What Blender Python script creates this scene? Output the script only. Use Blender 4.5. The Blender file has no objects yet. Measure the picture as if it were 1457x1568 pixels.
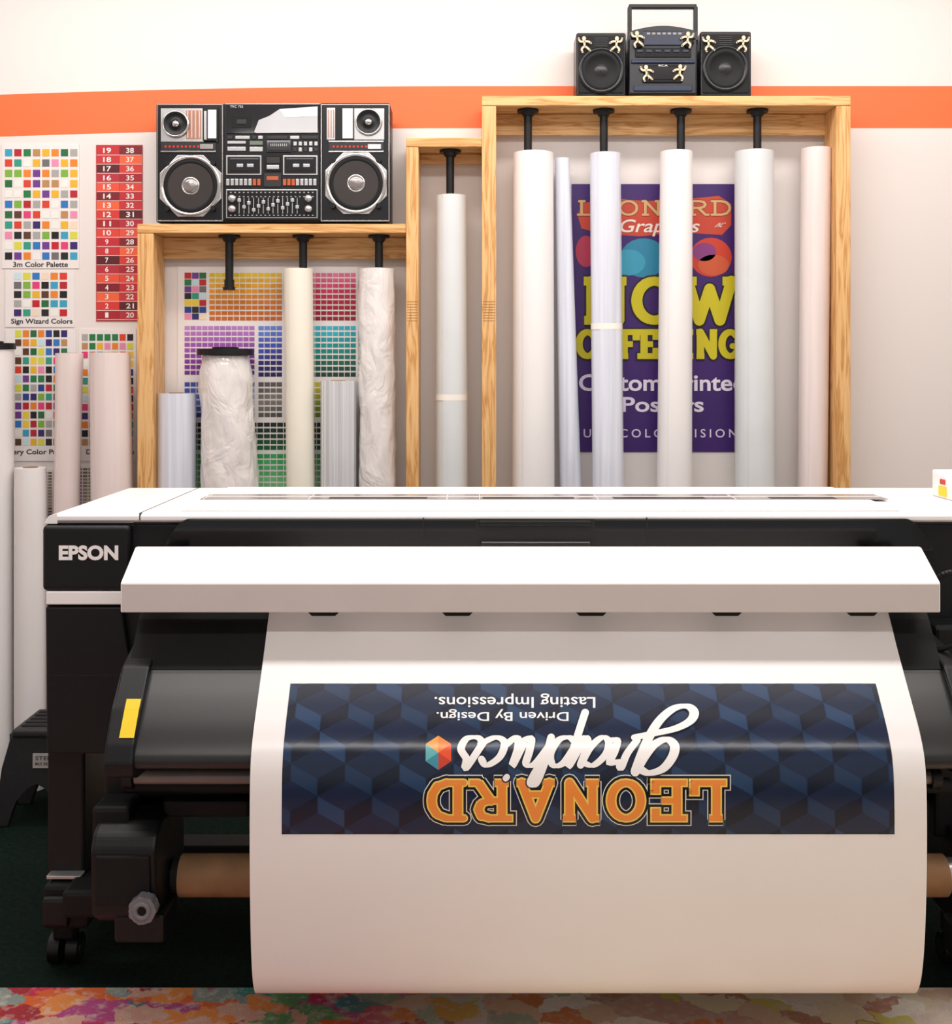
import bpy, bmesh, math, random
from mathutils import Vector, Matrix, noise
from mathutils.geometry import delaunay_2d_cdt
random.seed(7)
F=1826.0; CX=728.5; HY=565.0; HC=1.7
def X(px,d): return (px-CX)*d/F
def Z(py,d): return HC-(py-HY)*d/F
def lin(h):
    h=h.lstrip('#'); o=[]
    for i in (0,2,4):
        c=int(h[i:i+2],16)/255.0
        o.append(c/12.92 if c<=0.04045 else ((c+0.055)/1.055)**2.4)
    return tuple(o)+(1.0,)
scene=bpy.context.scene
scene.view_settings.view_transform='Standard'
# ---------------------------------------------------------------- materials
def newmat(name):
    m=bpy.data.materials.new(name); m.use_nodes=True
    nt=m.node_tree; p=nt.nodes['Principled BSDF']; return m,nt,p
def M(name,hexc,rough=.5,metal=0.0,var=.06,vscale=6.0,bump=0.0,bscale=150.0,coat=0.0,stretch=None,spec=0.5,dist=0.0,bdist=.01):
    m,nt,p=newmat(name); c=lin(hexc)
    tc=nt.nodes.new('ShaderNodeTexCoord'); mp=nt.nodes.new('ShaderNodeMapping')
    if stretch: mp.inputs['Scale'].default_value=stretch
    nt.links.new(tc.outputs['Object'],mp.inputs['Vector'])
    n=nt.nodes.new('ShaderNodeTexNoise'); n.inputs['Scale'].default_value=vscale; n.inputs['Detail'].default_value=4
    nt.links.new(mp.outputs[0],n.inputs['Vector'])
    r=nt.nodes.new('ShaderNodeValToRGB')
    r.color_ramp.elements[0].position=.3; r.color_ramp.elements[1].position=.7
    r.color_ramp.elements[0].color=tuple(x*(1-var) for x in c[:3])+(1,)
    r.color_ramp.elements[1].color=tuple(min(1,x*(1+var)) for x in c[:3])+(1,)
    nt.links.new(n.outputs['Fac'],r.inputs['Fac']); nt.links.new(r.outputs['Color'],p.inputs['Base Color'])
    p.inputs['Roughness'].default_value=rough; p.inputs['Metallic'].default_value=metal
    p.inputs['Coat Weight'].default_value=coat; p.inputs['Specular IOR Level'].default_value=spec
    if bump:
        n2=nt.nodes.new('ShaderNodeTexNoise'); n2.inputs['Scale'].default_value=bscale; n2.inputs['Detail'].default_value=3; n2.inputs['Distortion'].default_value=dist
        nt.links.new(mp.outputs[0],n2.inputs['Vector'])
        b=nt.nodes.new('ShaderNodeBump'); b.inputs['Strength'].default_value=bump; b.inputs['Distance'].default_value=bdist
        nt.links.new(n2.outputs['Fac'],b.inputs['Height']); nt.links.new(b.outputs[0],p.inputs['Normal'])
    return m
def wood(name,axis):
    m,nt,p=newmat(name)
    tc=nt.nodes.new('ShaderNodeTexCoord'); mp=nt.nodes.new('ShaderNodeMapping')
    mp.inputs['Scale'].default_value=(14,14,1.1) if axis=='Z' else (1.1,14,14)
    nt.links.new(tc.outputs['Object'],mp.inputs[0])
    n=nt.nodes.new('ShaderNodeTexNoise'); n.inputs['Scale'].default_value=2.2; n.inputs['Detail'].default_value=3; n.inputs['Distortion'].default_value=.6
    nt.links.new(mp.outputs[0],n.inputs[0])
    mu=nt.nodes.new('ShaderNodeMath'); mu.operation='MULTIPLY'; mu.inputs[1].default_value=9
    nt.links.new(n.outputs['Fac'],mu.inputs[0])
    fr=nt.nodes.new('ShaderNodeMath'); fr.operation='PINGPONG'; fr.inputs[1].default_value=1.0
    nt.links.new(mu.outputs[0],fr.inputs[0])
    r=nt.nodes.new('ShaderNodeValToRGB'); e=r.color_ramp.elements
    e[0].color=lin('#e6ba80'); e[0].position=0.0
    e[1].color=lin('#c2894b'); e[1].position=1.0
    k=e.new(.55); k.color=lin('#deac6e')
    nt.links.new(fr.outputs[0],r.inputs[0])
    mp2=nt.nodes.new('ShaderNodeMapping'); mp2.inputs['Scale'].default_value=(3,3,1.6) if axis=='Z' else (1.6,3,6)
    nt.links.new(tc.outputs['Object'],mp2.inputs[0])
    v=nt.nodes.new('ShaderNodeTexVoronoi'); v.inputs['Scale'].default_value=1.7
    nt.links.new(mp2.outputs[0],v.inputs[0])
    r2=nt.nodes.new('ShaderNodeValToRGB'); r2.color_ramp.elements[0].position=.05; r2.color_ramp.elements[1].position=.1
    r2.color_ramp.elements[0].color=(1,1,1,1); r2.color_ramp.elements[1].color=(0,0,0,1)
    nt.links.new(v.outputs['Distance'],r2.inputs[0])
    mx=nt.nodes.new('ShaderNodeMix'); mx.data_type='RGBA'
    nt.links.new(r2.outputs[0],mx.inputs['Factor']); nt.links.new(r.outputs[0],mx.inputs['A']); mx.inputs['B'].default_value=lin('#8a5428')
    nt.links.new(mx.outputs['Result'],p.inputs['Base Color'])
    p.inputs['Roughness'].default_value=.5
    return m
WOODZ=wood('pine_vertical','Z'); WOODX=wood('pine_horizontal','X')
def inkmat(name,rough):
    m,nt,p=newmat(name)
    a=nt.nodes.new('ShaderNodeAttribute'); a.attribute_name='Col'
    nt.links.new(a.outputs['Color'],p.inputs['Base Color']); p.inputs['Roughness'].default_value=rough
    return m
INK=inkmat('printed_ink',.45); VINK=inkmat('vinyl_print_ink',.2)
PAPER=M('chart_paper','#ece6e4',.6,var=.02)
BLK=M('black_plastic','#0e0f12',.42,var=.15,bump=.05,bscale=400,spec=.35)
BLK2=M('matte_black_plastic','#0a0b0d',.6,var=.15,spec=.3)
GLOSSB=M('gloss_black_panel','#08090b',.14,var=.1,coat=.2,spec=.4)
GREYB=M('dark_grey_metal','#29282a',.36,metal=.1,var=.1)
GREYG=M('guide_black_metal','#1b1b1d',.33,var=.1,spec=.6)
WHT=M('printer_white_plastic','#f3efee',.4,var=.02)
WGREY=M('printer_bar_face_shaded','#cdc4c1',.45,var=.02)  # white bar plastic with the front face's shading put into the colour
SILV=M('brushed_silver','#c4c4c5',.28,metal=.8,var=.08)
GREYR=M('grey_roller','#8b8380',.35,metal=.3)
CARD=M('kraft_cardboard','#9b7450',.7,var=.2,vscale=12)
YEL=M('warning_yellow','#f2cf1c',.5)
SEAM=M('seam_black','#050506',.6)
MEDIA=M('vinyl_media_white','#f2efee',.26,var=.012,vscale=3)
ROLLW=M('roll_white_vinyl','#efebea',.34,var=.03,vscale=3,stretch=(3,3,.4))
ROLLY=M('roll_cream_vinyl','#efe9da',.38,var=.03)
ROLLB=M('roll_clear_film','#dcdfea',.16,var=.14,vscale=8,stretch=(6,6,.15),coat=.5)
ROLLG=M('roll_backing_paper','#d9dcdd',.35,var=.03)
ROLLP=M('roll_pink_tint','#e9dad6',.3,var=.05,stretch=(5,5,.3))
ROLLC=M('roll_plastic_wrapped','#e8e2df',.10,var=.08,vscale=14,bump=.75,bscale=11,coat=.8,stretch=(1,1,.55),dist=1.1,bdist=.024)
ROLLS=M('roll_striped_film','#cfcfd2',.2,var=.3,vscale=16,stretch=(8,8,.02),coat=.3)
STOOLM=M('stool_grey_plastic','#222327',.5,bump=.2,bscale=300)
CONE=M('speaker_cone','#2a2220',.55,var=.25)
COPPER=M('copper_trim','#b07a63',.35,metal=.5)
BLUEB=M('stereo_blue_black','#0a0d16',.28,var=.2)
BLUE2=M('stereo_blue_panel','#131f38',.3,var=.2)
GLASSD=M('deck_glass','#232429',.06,coat=.6)
TAPE=M('clear_tape','#f7f2e8',.2)
JL=M('wood_joint_line','#8f6234',.6)
BOXG=M('stereo_charcoal_metal','#1d1c1f',.3,metal=.4,var=.15)
# ---------------------------------------------------------------- builder
class B:
    def __init__(s,name): s.name=name; s.v=[];s.f=[];s.m=[];s.sm=[];s.c=[];s.mats=[]
    def add(s,vs,fs,mat,smooth=False,col=(1,1,1,1)):
        if mat not in s.mats: s.mats.append(mat)
        mi=s.mats.index(mat); o=len(s.v)
        s.v.extend([tuple(v) for v in vs])
        for f in fs:
            s.f.append([i+o for i in f]); s.m.append(mi); s.sm.append(smooth); s.c.append(col)
    def solid(s,vs,fs,mat,bev=0,seg=2,smooth=False):
        if bev>0:
            bm=bmesh.new(); bv=[bm.verts.new(v) for v in vs]
            for f in fs: bm.faces.new([bv[i] for i in f])
            bmesh.ops.bevel(bm,geom=bm.edges[:],offset=bev,segments=seg,affect='EDGES',profile=.5,clamp_overlap=True)
            bm.verts.index_update()
            vs=[v.co.copy() for v in bm.verts]; fs=[[v.index for v in f.verts] for f in bm.faces]; bm.free()
        s.add(vs,fs,mat,smooth)
    def box(s,x0,x1,y0,y1,z0,z1,mat,bev=0,seg=2):
        vs=[(x,y,z) for x in (x0,x1) for y in (y0,y1) for z in (z0,z1)]
        fs=[(0,1,3,2),(4,6,7,5),(0,4,5,1),(2,3,7,6),(0,2,6,4),(1,5,7,3)]
        s.solid(vs,fs,mat,bev,seg)
    def pbox(s,px0,px1,py0,py1,d0,d1,mat,bev=0,seg=2):
        s.box(X(px0,d0),X(px1,d0),d0,d1,Z(py1,d0),Z(py0,d0),mat,bev,seg)
    def prect(s,px0,px1,py0,py1,d,mat,col=(1,1,1,1)):
        s.add([(X(px0,d),d,Z(py1,d)),(X(px1,d),d,Z(py1,d)),(X(px1,d),d,Z(py0,d)),(X(px0,d),d,Z(py0,d))],[(0,1,2,3)],mat,False,col)
    def ppoly(s,P,d,mat,col=(1,1,1,1)):
        s.add([(X(a,d),d,Z(c,d)) for a,c in P],[list(range(len(P)))],mat,False,col)
    def prismx(s,poly,x0,x1,mat,bev=0,seg=2,smooth=False):
        n=len(poly)
        side=[(i,(i+1)%n,n+(i+1)%n,n+i) for i in range(n)]
        vs=[(x0,y,z) for y,z in poly]+[(x1,y,z) for y,z in poly]
        if smooth:
            s.add(vs,side,mat,True); s.add(vs,[list(range(n)),list(range(n,2*n))],mat)
        else: s.solid(vs,side+[list(range(n))[::-1],list(range(n,2*n))],mat,bev,seg)
    def prismy(s,poly,y0,y1,mat,bev=0,seg=2):
        n=len(poly)
        side=[(i,(i+1)%n,n+(i+1)%n,n+i) for i in range(n)]
        vs=[(x,y0,z) for x,z in poly]+[(x,y1,z) for x,z in poly]
        s.solid(vs,side+[list(range(n))[::-1],list(range(n,2*n))],mat,bev,seg)
    def cyl(s,p0,p1,r,mat,seg=28,r2=None,caps=True):
        p0=Vector(p0);p1=Vector(p1); r2=r if r2 is None else r2
        a=(p1-p0).normalized(); u=a.orthogonal().normalized(); w=a.cross(u)
        c0=[p0+(u*math.cos(t)+w*math.sin(t))*r for t in [2*math.pi*i/seg for i in range(seg)]]
        c1=[p1+(u*math.cos(t)+w*math.sin(t))*r2 for t in [2*math.pi*i/seg for i in range(seg)]]
        s.add(c0+c1,[(i,(i+1)%seg,seg+(i+1)%seg,seg+i) for i in range(seg)],mat,True)
        if caps: s.add(c0,[list(range(seg))[::-1]],mat); s.add(c1,[list(range(seg))],mat)
    def lathey(s,cx,cz,prof,mat,seg=36,smooth=True,ph=0):
        vs=[];fs=[]
        for r,y in prof:
            for i in range(seg):
                t=2*math.pi*i/seg+ph; vs.append((cx+r*math.cos(t),y,cz+r*math.sin(t)))
        for k in range(len(prof)-1):
            for i in range(seg):
                fs.append((k*seg+i,k*seg+(i+1)%seg,(k+1)*seg+(i+1)%seg,(k+1)*seg+i))
        s.add(vs,fs,mat,smooth)
    def tube(s,pts,r,mat,seg=10):
        for a,b in zip(pts[:-1],pts[1:]): s.cyl(a,b,r,mat,seg)
    def ptext(s,txt,px0,px1,py0,py1,d,mat,offset=0.0,col=(1,1,1,1),line=1.0,align='LEFT',space=1.0):
        vs,fs=textmesh(txt,offset,line,align,space)
        s.add([(X(px0+(px1-px0)*u,d),d,Z(py1+(py0-py1)*w,d)) for u,w in vs],fs,mat,False,col)
    def done(s):
        me=bpy.data.meshes.new(s.name); me.from_pydata(s.v,[],s.f)
        for m in s.mats: me.materials.append(m)
        me.polygons.foreach_set('material_index',s.m); me.polygons.foreach_set('use_smooth',s.sm)
        ca=me.color_attributes.new('Col','FLOAT_COLOR','CORNER')
        arr=[]
        for f,c in zip(s.f,s.c): arr.extend(list(c)*len(f))
        ca.data.foreach_set('color',arr)
        me.update(); ob=bpy.data.objects.new(s.name,me); scene.collection.objects.link(ob)
        return ob
_tc={}
def textmesh(txt,offset=0.0,line=1.0,align='LEFT',space=1.0):
    key=(txt,offset,line,align,space)
    if key in _tc: return _tc[key]
    cu=bpy.data.curves.new('t','FONT'); cu.body=txt; cu.offset=offset; cu.space_line=line; cu.align_x=align; cu.resolution_u=4; cu.space_character=space
    ob=bpy.data.objects.new('t',cu); scene.collection.objects.link(ob)
    dg=bpy.context.evaluated_depsgraph_get(); dg.update(); me=ob.evaluated_get(dg).to_mesh()
    vs=[(v.co.x,v.co.y) for v in me.vertices]; fs=[list(p.vertices) for p in me.polygons]
    bpy.data.objects.remove(ob); bpy.data.curves.remove(cu)
    x0=min(v[0] for v in vs);x1=max(v[0] for v in vs);y0=min(v[1] for v in vs);y1=max(v[1] for v in vs)
    r=([((a-x0)/(x1-x0),(b-y0)/(y1-y0)) for a,b in vs],fs); _tc[key]=r; return r
# stroke lettering helpers -------------------------------------------------
def cr(p0,p1,p2,p3,t):
    return tuple(.5*((2*p1[i])+(-p0[i]+p2[i])*t+(2*p0[i]-5*p1[i]+4*p2[i]-p3[i])*t*t+(-p0[i]+3*p1[i]-3*p2[i]+p3[i])*t**3) for i in range(len(p0)))
def smooth(P,n=8):
    o=[]
    for k in range(len(P)-1):
        p0=P[max(0,k-1)];p3=P[min(len(P)-1,k+2)]
        for j in range(n): o.append(cr(p0,P[k],P[k+1],p3,j/n))
    o.append(P[-1]); return o
def union2d(V,Fc):
    tris=[]
    for f in Fc:
        for k in range(1,len(f)-1):
            a,b_,c=V[f[0]],V[f[k]],V[f[k+1]]
            ar=(b_[0]-a[0])*(c[1]-a[1])-(b_[1]-a[1])*(c[0]-a[0])
            if abs(ar)<1e-4: continue
            tris.append([f[0],f[k],f[k+1]] if ar>0 else [f[0],f[k+1],f[k]])
    r=delaunay_2d_cdt([Vector(v) for v in V],[],tris,0,1e-4)
    fs=[list(f) for f,o in zip(r[2],r[5]) if len(o)]
    return [(v[0],v[1]) for v in r[0]],fs
def ribbon(V,Fc,P,wv,wh,smoothline=False):
    n=len(P)
    if smoothline:
        L=[];R=[]
        for i in range(n):
            a=P[max(0,i-1)];c=P[min(n-1,i+1)]; dx=c[0]-a[0];dy=c[1]-a[1];l=math.hypot(dx,dy) or 1
            dx/=l;dy/=l; w=wh+(wv-wh)*abs(dy)
            L.append((P[i][0]-dy*w,P[i][1]+dx*w));R.append((P[i][0]+dy*w,P[i][1]-dx*w))
        o=len(V); V.extend(L+R)
        for i in range(n-1): Fc.append([o+i,o+i+1,o+n+i+1,o+n+i])
        ends=[0,n-1]
    else:
        for i in range(n-1):
            a=P[i];c=P[i+1];dx=c[0]-a[0];dy=c[1]-a[1];l=math.hypot(dx,dy) or 1;dx/=l;dy/=l;w=wh+(wv-wh)*abs(dy)
            o=len(V);V.extend([(a[0]-dy*w,a[1]+dx*w),(a[0]+dy*w,a[1]-dx*w),(c[0]+dy*w,c[1]-dx*w),(c[0]-dy*w,c[1]+dx*w)]);Fc.append([o,o+1,o+2,o+3])
        ends=range(n)
    def ax(i,j): return min(abs(P[i][0]-P[j][0]),abs(P[i][1]-P[j][1]))<1e-6
    for i in ends:
        p=P[i]; q=P[i+1] if i<n-1 else P[i-1]
        rr=wh+(wv-wh)*abs(q[1]-p[1])/(math.dist(q,p) or 1)
        o=len(V)
        if not smoothline and n<8 and (i==0 or ax(i,i-1)) and (i==n-1 or ax(i,i+1)):
            if n==2: rx,ry=(wv,wh*.2) if abs(q[1]-p[1])>abs(q[0]-p[0]) else (wh*.2,wh)
            else: rx,ry=wv,wh
            V.extend([(p[0]-rx,p[1]-ry),(p[0]+rx,p[1]-ry),(p[0]+rx+.003,p[1]+ry),(p[0]-rx+.003,p[1]+ry)]); Fc.append([o,o+1,o+2,o+3])
        else:
            V.extend([(p[0]+rr*math.cos(2*math.pi*k/12+.02),p[1]+rr*math.sin(2*math.pi*k/12+.02)) for k in range(12)]); Fc.append(list(range(o,o+12)))
OV=[(.5+.4*math.cos(a*math.pi/12),.5+.5*math.sin(a*math.pi/12)) for a in range(25)]
GL={'L':(.86,[[(.22,0),(.22,1)],[(.05,1),(.42,1)],[(.05,0),(.9,0),(.9,.26)]]),
   'E':(.86,[[(.22,0),(.22,1)],[(.05,1),(.88,1),(.88,.8)],[(.05,0),(.88,0),(.88,.22)],[(.22,.5),(.68,.5)]]),
   'F':(.84,[[(.22,0),(.22,1)],[(.05,1),(.9,1),(.9,.78)],[(.05,0),(.42,0)],[(.22,.5),(.68,.5)]]),
   'O':(1.0,[OV]),
   'I':(.5,[[(.5,0),(.5,1)],[(.12,0),(.88,0)],[(.12,1),(.88,1)]]),
   'G':(1.0,[[(.5+.4*math.cos(a*math.pi/12),.5+.5*math.sin(a*math.pi/12)) for a in range(3,23)]+[(.88,.42),(.6,.42)]]),
   'W':(1.3,[[(.12,1),(.32,0),(.5,.8),(.68,0),(.88,1)],[(.02,1),(.26,1)],[(.74,1),(.98,1)]]),
   'N':(1.02,[[(.2,0),(.2,1)],[(.2,1),(.8,0)],[(.8,0),(.8,1)],[(.05,0),(.36,0)],[(.04,1),(.2,1)],[(.66,1),(.95,1)]]),
   'A':(1.02,[[(.14,0),(.5,1)],[(.5,1),(.86,0)],[(.28,.33),(.72,.33)],[(.02,0),(.30,0)],[(.70,0),(.98,0)]]),
   'R':(.98,[[(.2,0),(.2,1)],[(.04,1),(.55,1),(.76,.93),(.84,.75),(.76,.57),(.55,.5),(.2,.5)],[(.5,.5),(.84,0),(.97,0)],[(.04,0),(.38,0)]]),
   'D':(1.0,[[(.2,0),(.2,1)],[(.04,0),(.5,0),(.75,.1),(.88,.32),(.9,.5),(.88,.68),(.75,.9),(.5,1),(.04,1)]])}
def slab(word,x0,x1,y0,y1,hw_,grow,gap=.1,hs=.8):
    tot=sum(GL[c][0] for c in word)+gap*(len(word)-1); W=x1-x0; x=x0; V=[];Fc=[]
    for ch in word:
        w,strs=GL[ch]; cw=w/tot*W
        for st in strs:
            P=[(x+p[0]*cw,y0+hw_+p[1]*(y1-y0-2*hw_)) for p in st]
            ribbon(V,Fc,P,hw_+grow,hw_*hs+grow)
        x+=cw+gap/tot*W
    return union2d(V,Fc)
# ---------------------------------------------------------------- room
WD=5.0; RF=4.80; RB=4.975
def wallmat():
    m,nt,p=newmat('painted_wall_with_stripe')
    tc=nt.nodes.new('ShaderNodeTexCoord'); sx=nt.nodes.new('ShaderNodeSeparateXYZ'); nt.links.new(tc.outputs['Object'],sx.inputs[0])
    def mth(op,a,b=None):
        n=nt.nodes.new('ShaderNodeMath'); n.operation=op
        for i,q in enumerate((a,b)):
            if q is None: continue
            if isinstance(q,(int,float)): n.inputs[i].default_value=q
            else: nt.links.new(q,n.inputs[i])
        return n.outputs[0]
    nx=mth('MINIMUM',sx.outputs['X'],0.0); q=mth('MULTIPLY',mth('MULTIPLY',nx,nx),.009)
    z=mth('ADD',sx.outputs['Z'],q)
    a=mth('GREATER_THAN',z,Z(196.5,WD)); b=mth('LESS_THAN',z,Z(132,WD)); f=mth('MULTIPLY',a,b)
    mx=nt.nodes.new('ShaderNodeMix'); mx.data_type='RGBA'; nt.links.new(f,mx.inputs['Factor'])
    mx.inputs['A'].default_value=lin('#e8e0dc'); mx.inputs['B'].default_value=lin('#f0703c')
    nt.links.new(mx.outputs['Result'],p.inputs['Base Color']); p.inputs['Roughness'].default_value=.6
    n=nt.nodes.new('ShaderNodeTexNoise'); n.inputs['Scale'].default_value=120; nt.links.new(tc.outputs['Object'],n.inputs[0])
    bp=nt.nodes.new('ShaderNodeBump'); bp.inputs['Strength'].default_value=.06; nt.links.new(n.outputs['Fac'],bp.inputs['Height']); nt.links.new(bp.outputs[0],p.inputs['Normal'])
    return m
XL,XR,YF,ZT=-3.2,3.4,-2.6,3.6
WM=wallmat(); WP=M('plain_wall_paint','#e2dbd7',.6,var=.02); CE=M('ceiling_paint','#e8e5e3',.7,var=.02)
GREEN=M('dark_green_carpet','#14251f',.95,var=.35,vscale=60,bump=.8,bscale=500,spec=.1)
b=B('wall_back'); b.box(XL,XR,WD,WD+.1,0,ZT,WM); b.done()
b=B('wall_left'); b.box(XL-.1,XL,YF,WD+.1,0,ZT,WP); b.done()
b=B('wall_right'); b.box(XR,XR+.1,YF,WD+.1,0,ZT,WP); b.done()
b=B('floor'); b.box(XL-.1,XR+.1,YF,WD+.1,-.1,0,GREEN); b.done()
b=B('ceiling'); b.box(XL-.1,XR+.1,YF,WD+.1,ZT,ZT+.1,CE); b.done()
def rugmat():
    m,nt,p=newmat('abstract_rug_pile')
    L=nt.links.new
    tc=nt.nodes.new('ShaderNodeTexCoord')
    n=nt.nodes.new('ShaderNodeTexNoise'); n.inputs['Scale'].default_value=14; n.inputs['Detail'].default_value=5; L(tc.outputs['Object'],n.inputs[0])
    ad=nt.nodes.new('ShaderNodeVectorMath'); ad.operation='MULTIPLY_ADD'; L(n.outputs['Color'],ad.inputs[0]); ad.inputs[1].default_value=(.13,.13,0); L(tc.outputs['Object'],ad.inputs[2])
    mp=nt.nodes.new('ShaderNodeMapping'); mp.inputs['Scale'].default_value=(1,1.5,0); L(ad.outputs[0],mp.inputs[0])
    v=nt.nodes.new('ShaderNodeTexVoronoi'); v.inputs['Scale'].default_value=9; v.distance='CHEBYCHEV'; L(mp.outputs[0],v.inputs[0])
    sp=nt.nodes.new('ShaderNodeSeparateColor'); L(v.outputs['Color'],sp.inputs[0])
    def ramp(cols,src):
        r=nt.nodes.new('ShaderNodeValToRGB'); r.color_ramp.interpolation='CONSTANT'; e=r.color_ramp.elements
        e[0].position=0; e[0].color=lin(cols[0]); e[1].position=1/len(cols); e[1].color=lin(cols[1])
        for i,c in enumerate(cols[2:],2):
            k=e.new(i/len(cols)); k.color=lin(c)
        L(src,r.inputs[0]); return r.outputs[0]
    r1=ramp(['#dc6c3e','#4a918c','#cc3c5e','#8e9a94','#b85488','#e69050','#52808c','#a83c44','#d8a694','#6c9c68'],sp.outputs[0])
    r2=ramp(['#ead8c6','#e0bea0','#d0a392','#d6ca6c','#eee2d4','#a9b89c','#c08c74','#e8d6b4','#d98a5c'],sp.outputs[1])
    sx=nt.nodes.new('ShaderNodeSeparateXYZ'); L(tc.outputs['Object'],sx.inputs[0])
    mr=nt.nodes.new('ShaderNodeMapRange'); mr.inputs[1].default_value=-.35; mr.inputs[2].default_value=.15; L(sx.outputs['X'],mr.inputs[0])
    m1=nt.nodes.new('ShaderNodeMix'); m1.data_type='RGBA'; L(mr.outputs[0],m1.inputs['Factor']); L(r1,m1.inputs['A']); L(r2,m1.inputs['B'])
    n2=nt.nodes.new('ShaderNodeTexNoise'); n2.inputs['Scale'].default_value=38; n2.inputs['Detail'].default_value=6; L(tc.outputs['Object'],n2.inputs[0])
    rr=nt.nodes.new('ShaderNodeValToRGB'); rr.color_ramp.elements[0].position=.5; rr.color_ramp.elements[1].position=.68; L(n2.outputs['Fac'],rr.inputs[0])
    ml=nt.nodes.new('ShaderNodeMath'); ml.operation='MULTIPLY'; ml.inputs[1].default_value=.6; L(rr.outputs[0],ml.inputs[0])
    m2=nt.nodes.new('ShaderNodeMix'); m2.data_type='RGBA'; L(ml.outputs[0],m2.inputs['Factor']); L(m1.outputs['Result'],m2.inputs['A']); m2.inputs['B'].default_value=lin('#dcc8ba')
    L(m2.outputs['Result'],p.inputs['Base Color']); p.inputs['Roughness'].default_value=.95; p.inputs['Specular IOR Level'].default_value=.1
    n3=nt.nodes.new('ShaderNodeTexNoise'); n3.inputs['Scale'].default_value=250; L(tc.outputs['Object'],n3.inputs[0])
    bp=nt.nodes.new('ShaderNodeBump'); bp.inputs['Strength'].default_value=.5; bp.inputs['Distance'].default_value=.01; L(n3.outputs['Fac'],bp.inputs['Height']); L(bp.outputs[0],p.inputs['Normal'])
    return m
b=B('area_rug'); b.box(-2.9,2.9,.6,3.255,0,.014,rugmat(),.005); b.done()
# ---------------------------------------------------------------- wooden racks
def rack(px0,px1,pyt,th,tt,leftside=True,rightside=True,pegs=[],railh=36):
    b=B('wooden_roll_rack')
    x0,x1=X(px0,RF),X(px1,RF); zt=Z(pyt,RF); zb=Z(pyt+tt,RF); w=th*RF/F
    b.box(x0,x1,RF-.002,RB,zb,zt,WOODX,.003)
    if leftside: b.box(x0,x0+w,RF,RB,0,zb-.0005,WOODZ,.003)
    if rightside: b.box(x1-w,x1,RF,RB,0,zb-.0005,WOODZ,.003)
    b.box(x0+(w if leftside else 0),x1-(w if rightside else 0),RB-.025,RB-.001,zb-railh*RF/F,zb-.002,WOODX,.002)
    b.box(x0+(w if leftside else 0),x1-(w if rightside else 0),RF,RB-.001,0,.04,WOODX,.002)
    for (px,pyb,capped) in pegs:
        d=RF+.075; xc=X(px,d); zc=zb-.001
        b.cyl((xc,d,zc-.010),(xc,d,zc),.044,BLK,28)
        b.cyl((xc,d,zc-.026),(xc,d,zc-.010),.022,BLK,24,r2=.03)
        zz=Z(pyb,d)
        b.cyl((xc,d,zz),(xc,d,zc-.02),.0165,BLK,20)
        if capped:
            b.cyl((xc,d,zz-.01),(xc,d,zz+.03),.02,BLK,20); b.cyl((xc,d-.005,zz-.012),(xc,d-.005,zz),.025,BLK,20)
    return b,x0,x1,w
def joint(b,xa,xb,zc):
    for k in range(8):
        z=zc+(k-4)*.011
        b.box(xa+.004,xb-.004,RF-.0006,RF,z,z+.0022,JL)
b,xa,xb,w=rack(210,621,343,25,14,True,False,[(351,440,True),(464,425,False),(580,425,False)],34); rack_left_top=Z(343,RF); b.done()
b,xa,xb,w=rack(621.5,737,211,19,14,True,False,[(689,330,False)],16)
joint(b,xa,xa+w,Z(475,RF)); b.done()
b,xa,xb,w=rack(737.5,1302,147,22,15,True,True,[(808,260,False),(924,260,False),(1042,260,False),(1159,260,False)],34); rack_big_top=Z(147,RF)
joint(b,xa,xa+w,Z(475,RF)); b.done()
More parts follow.
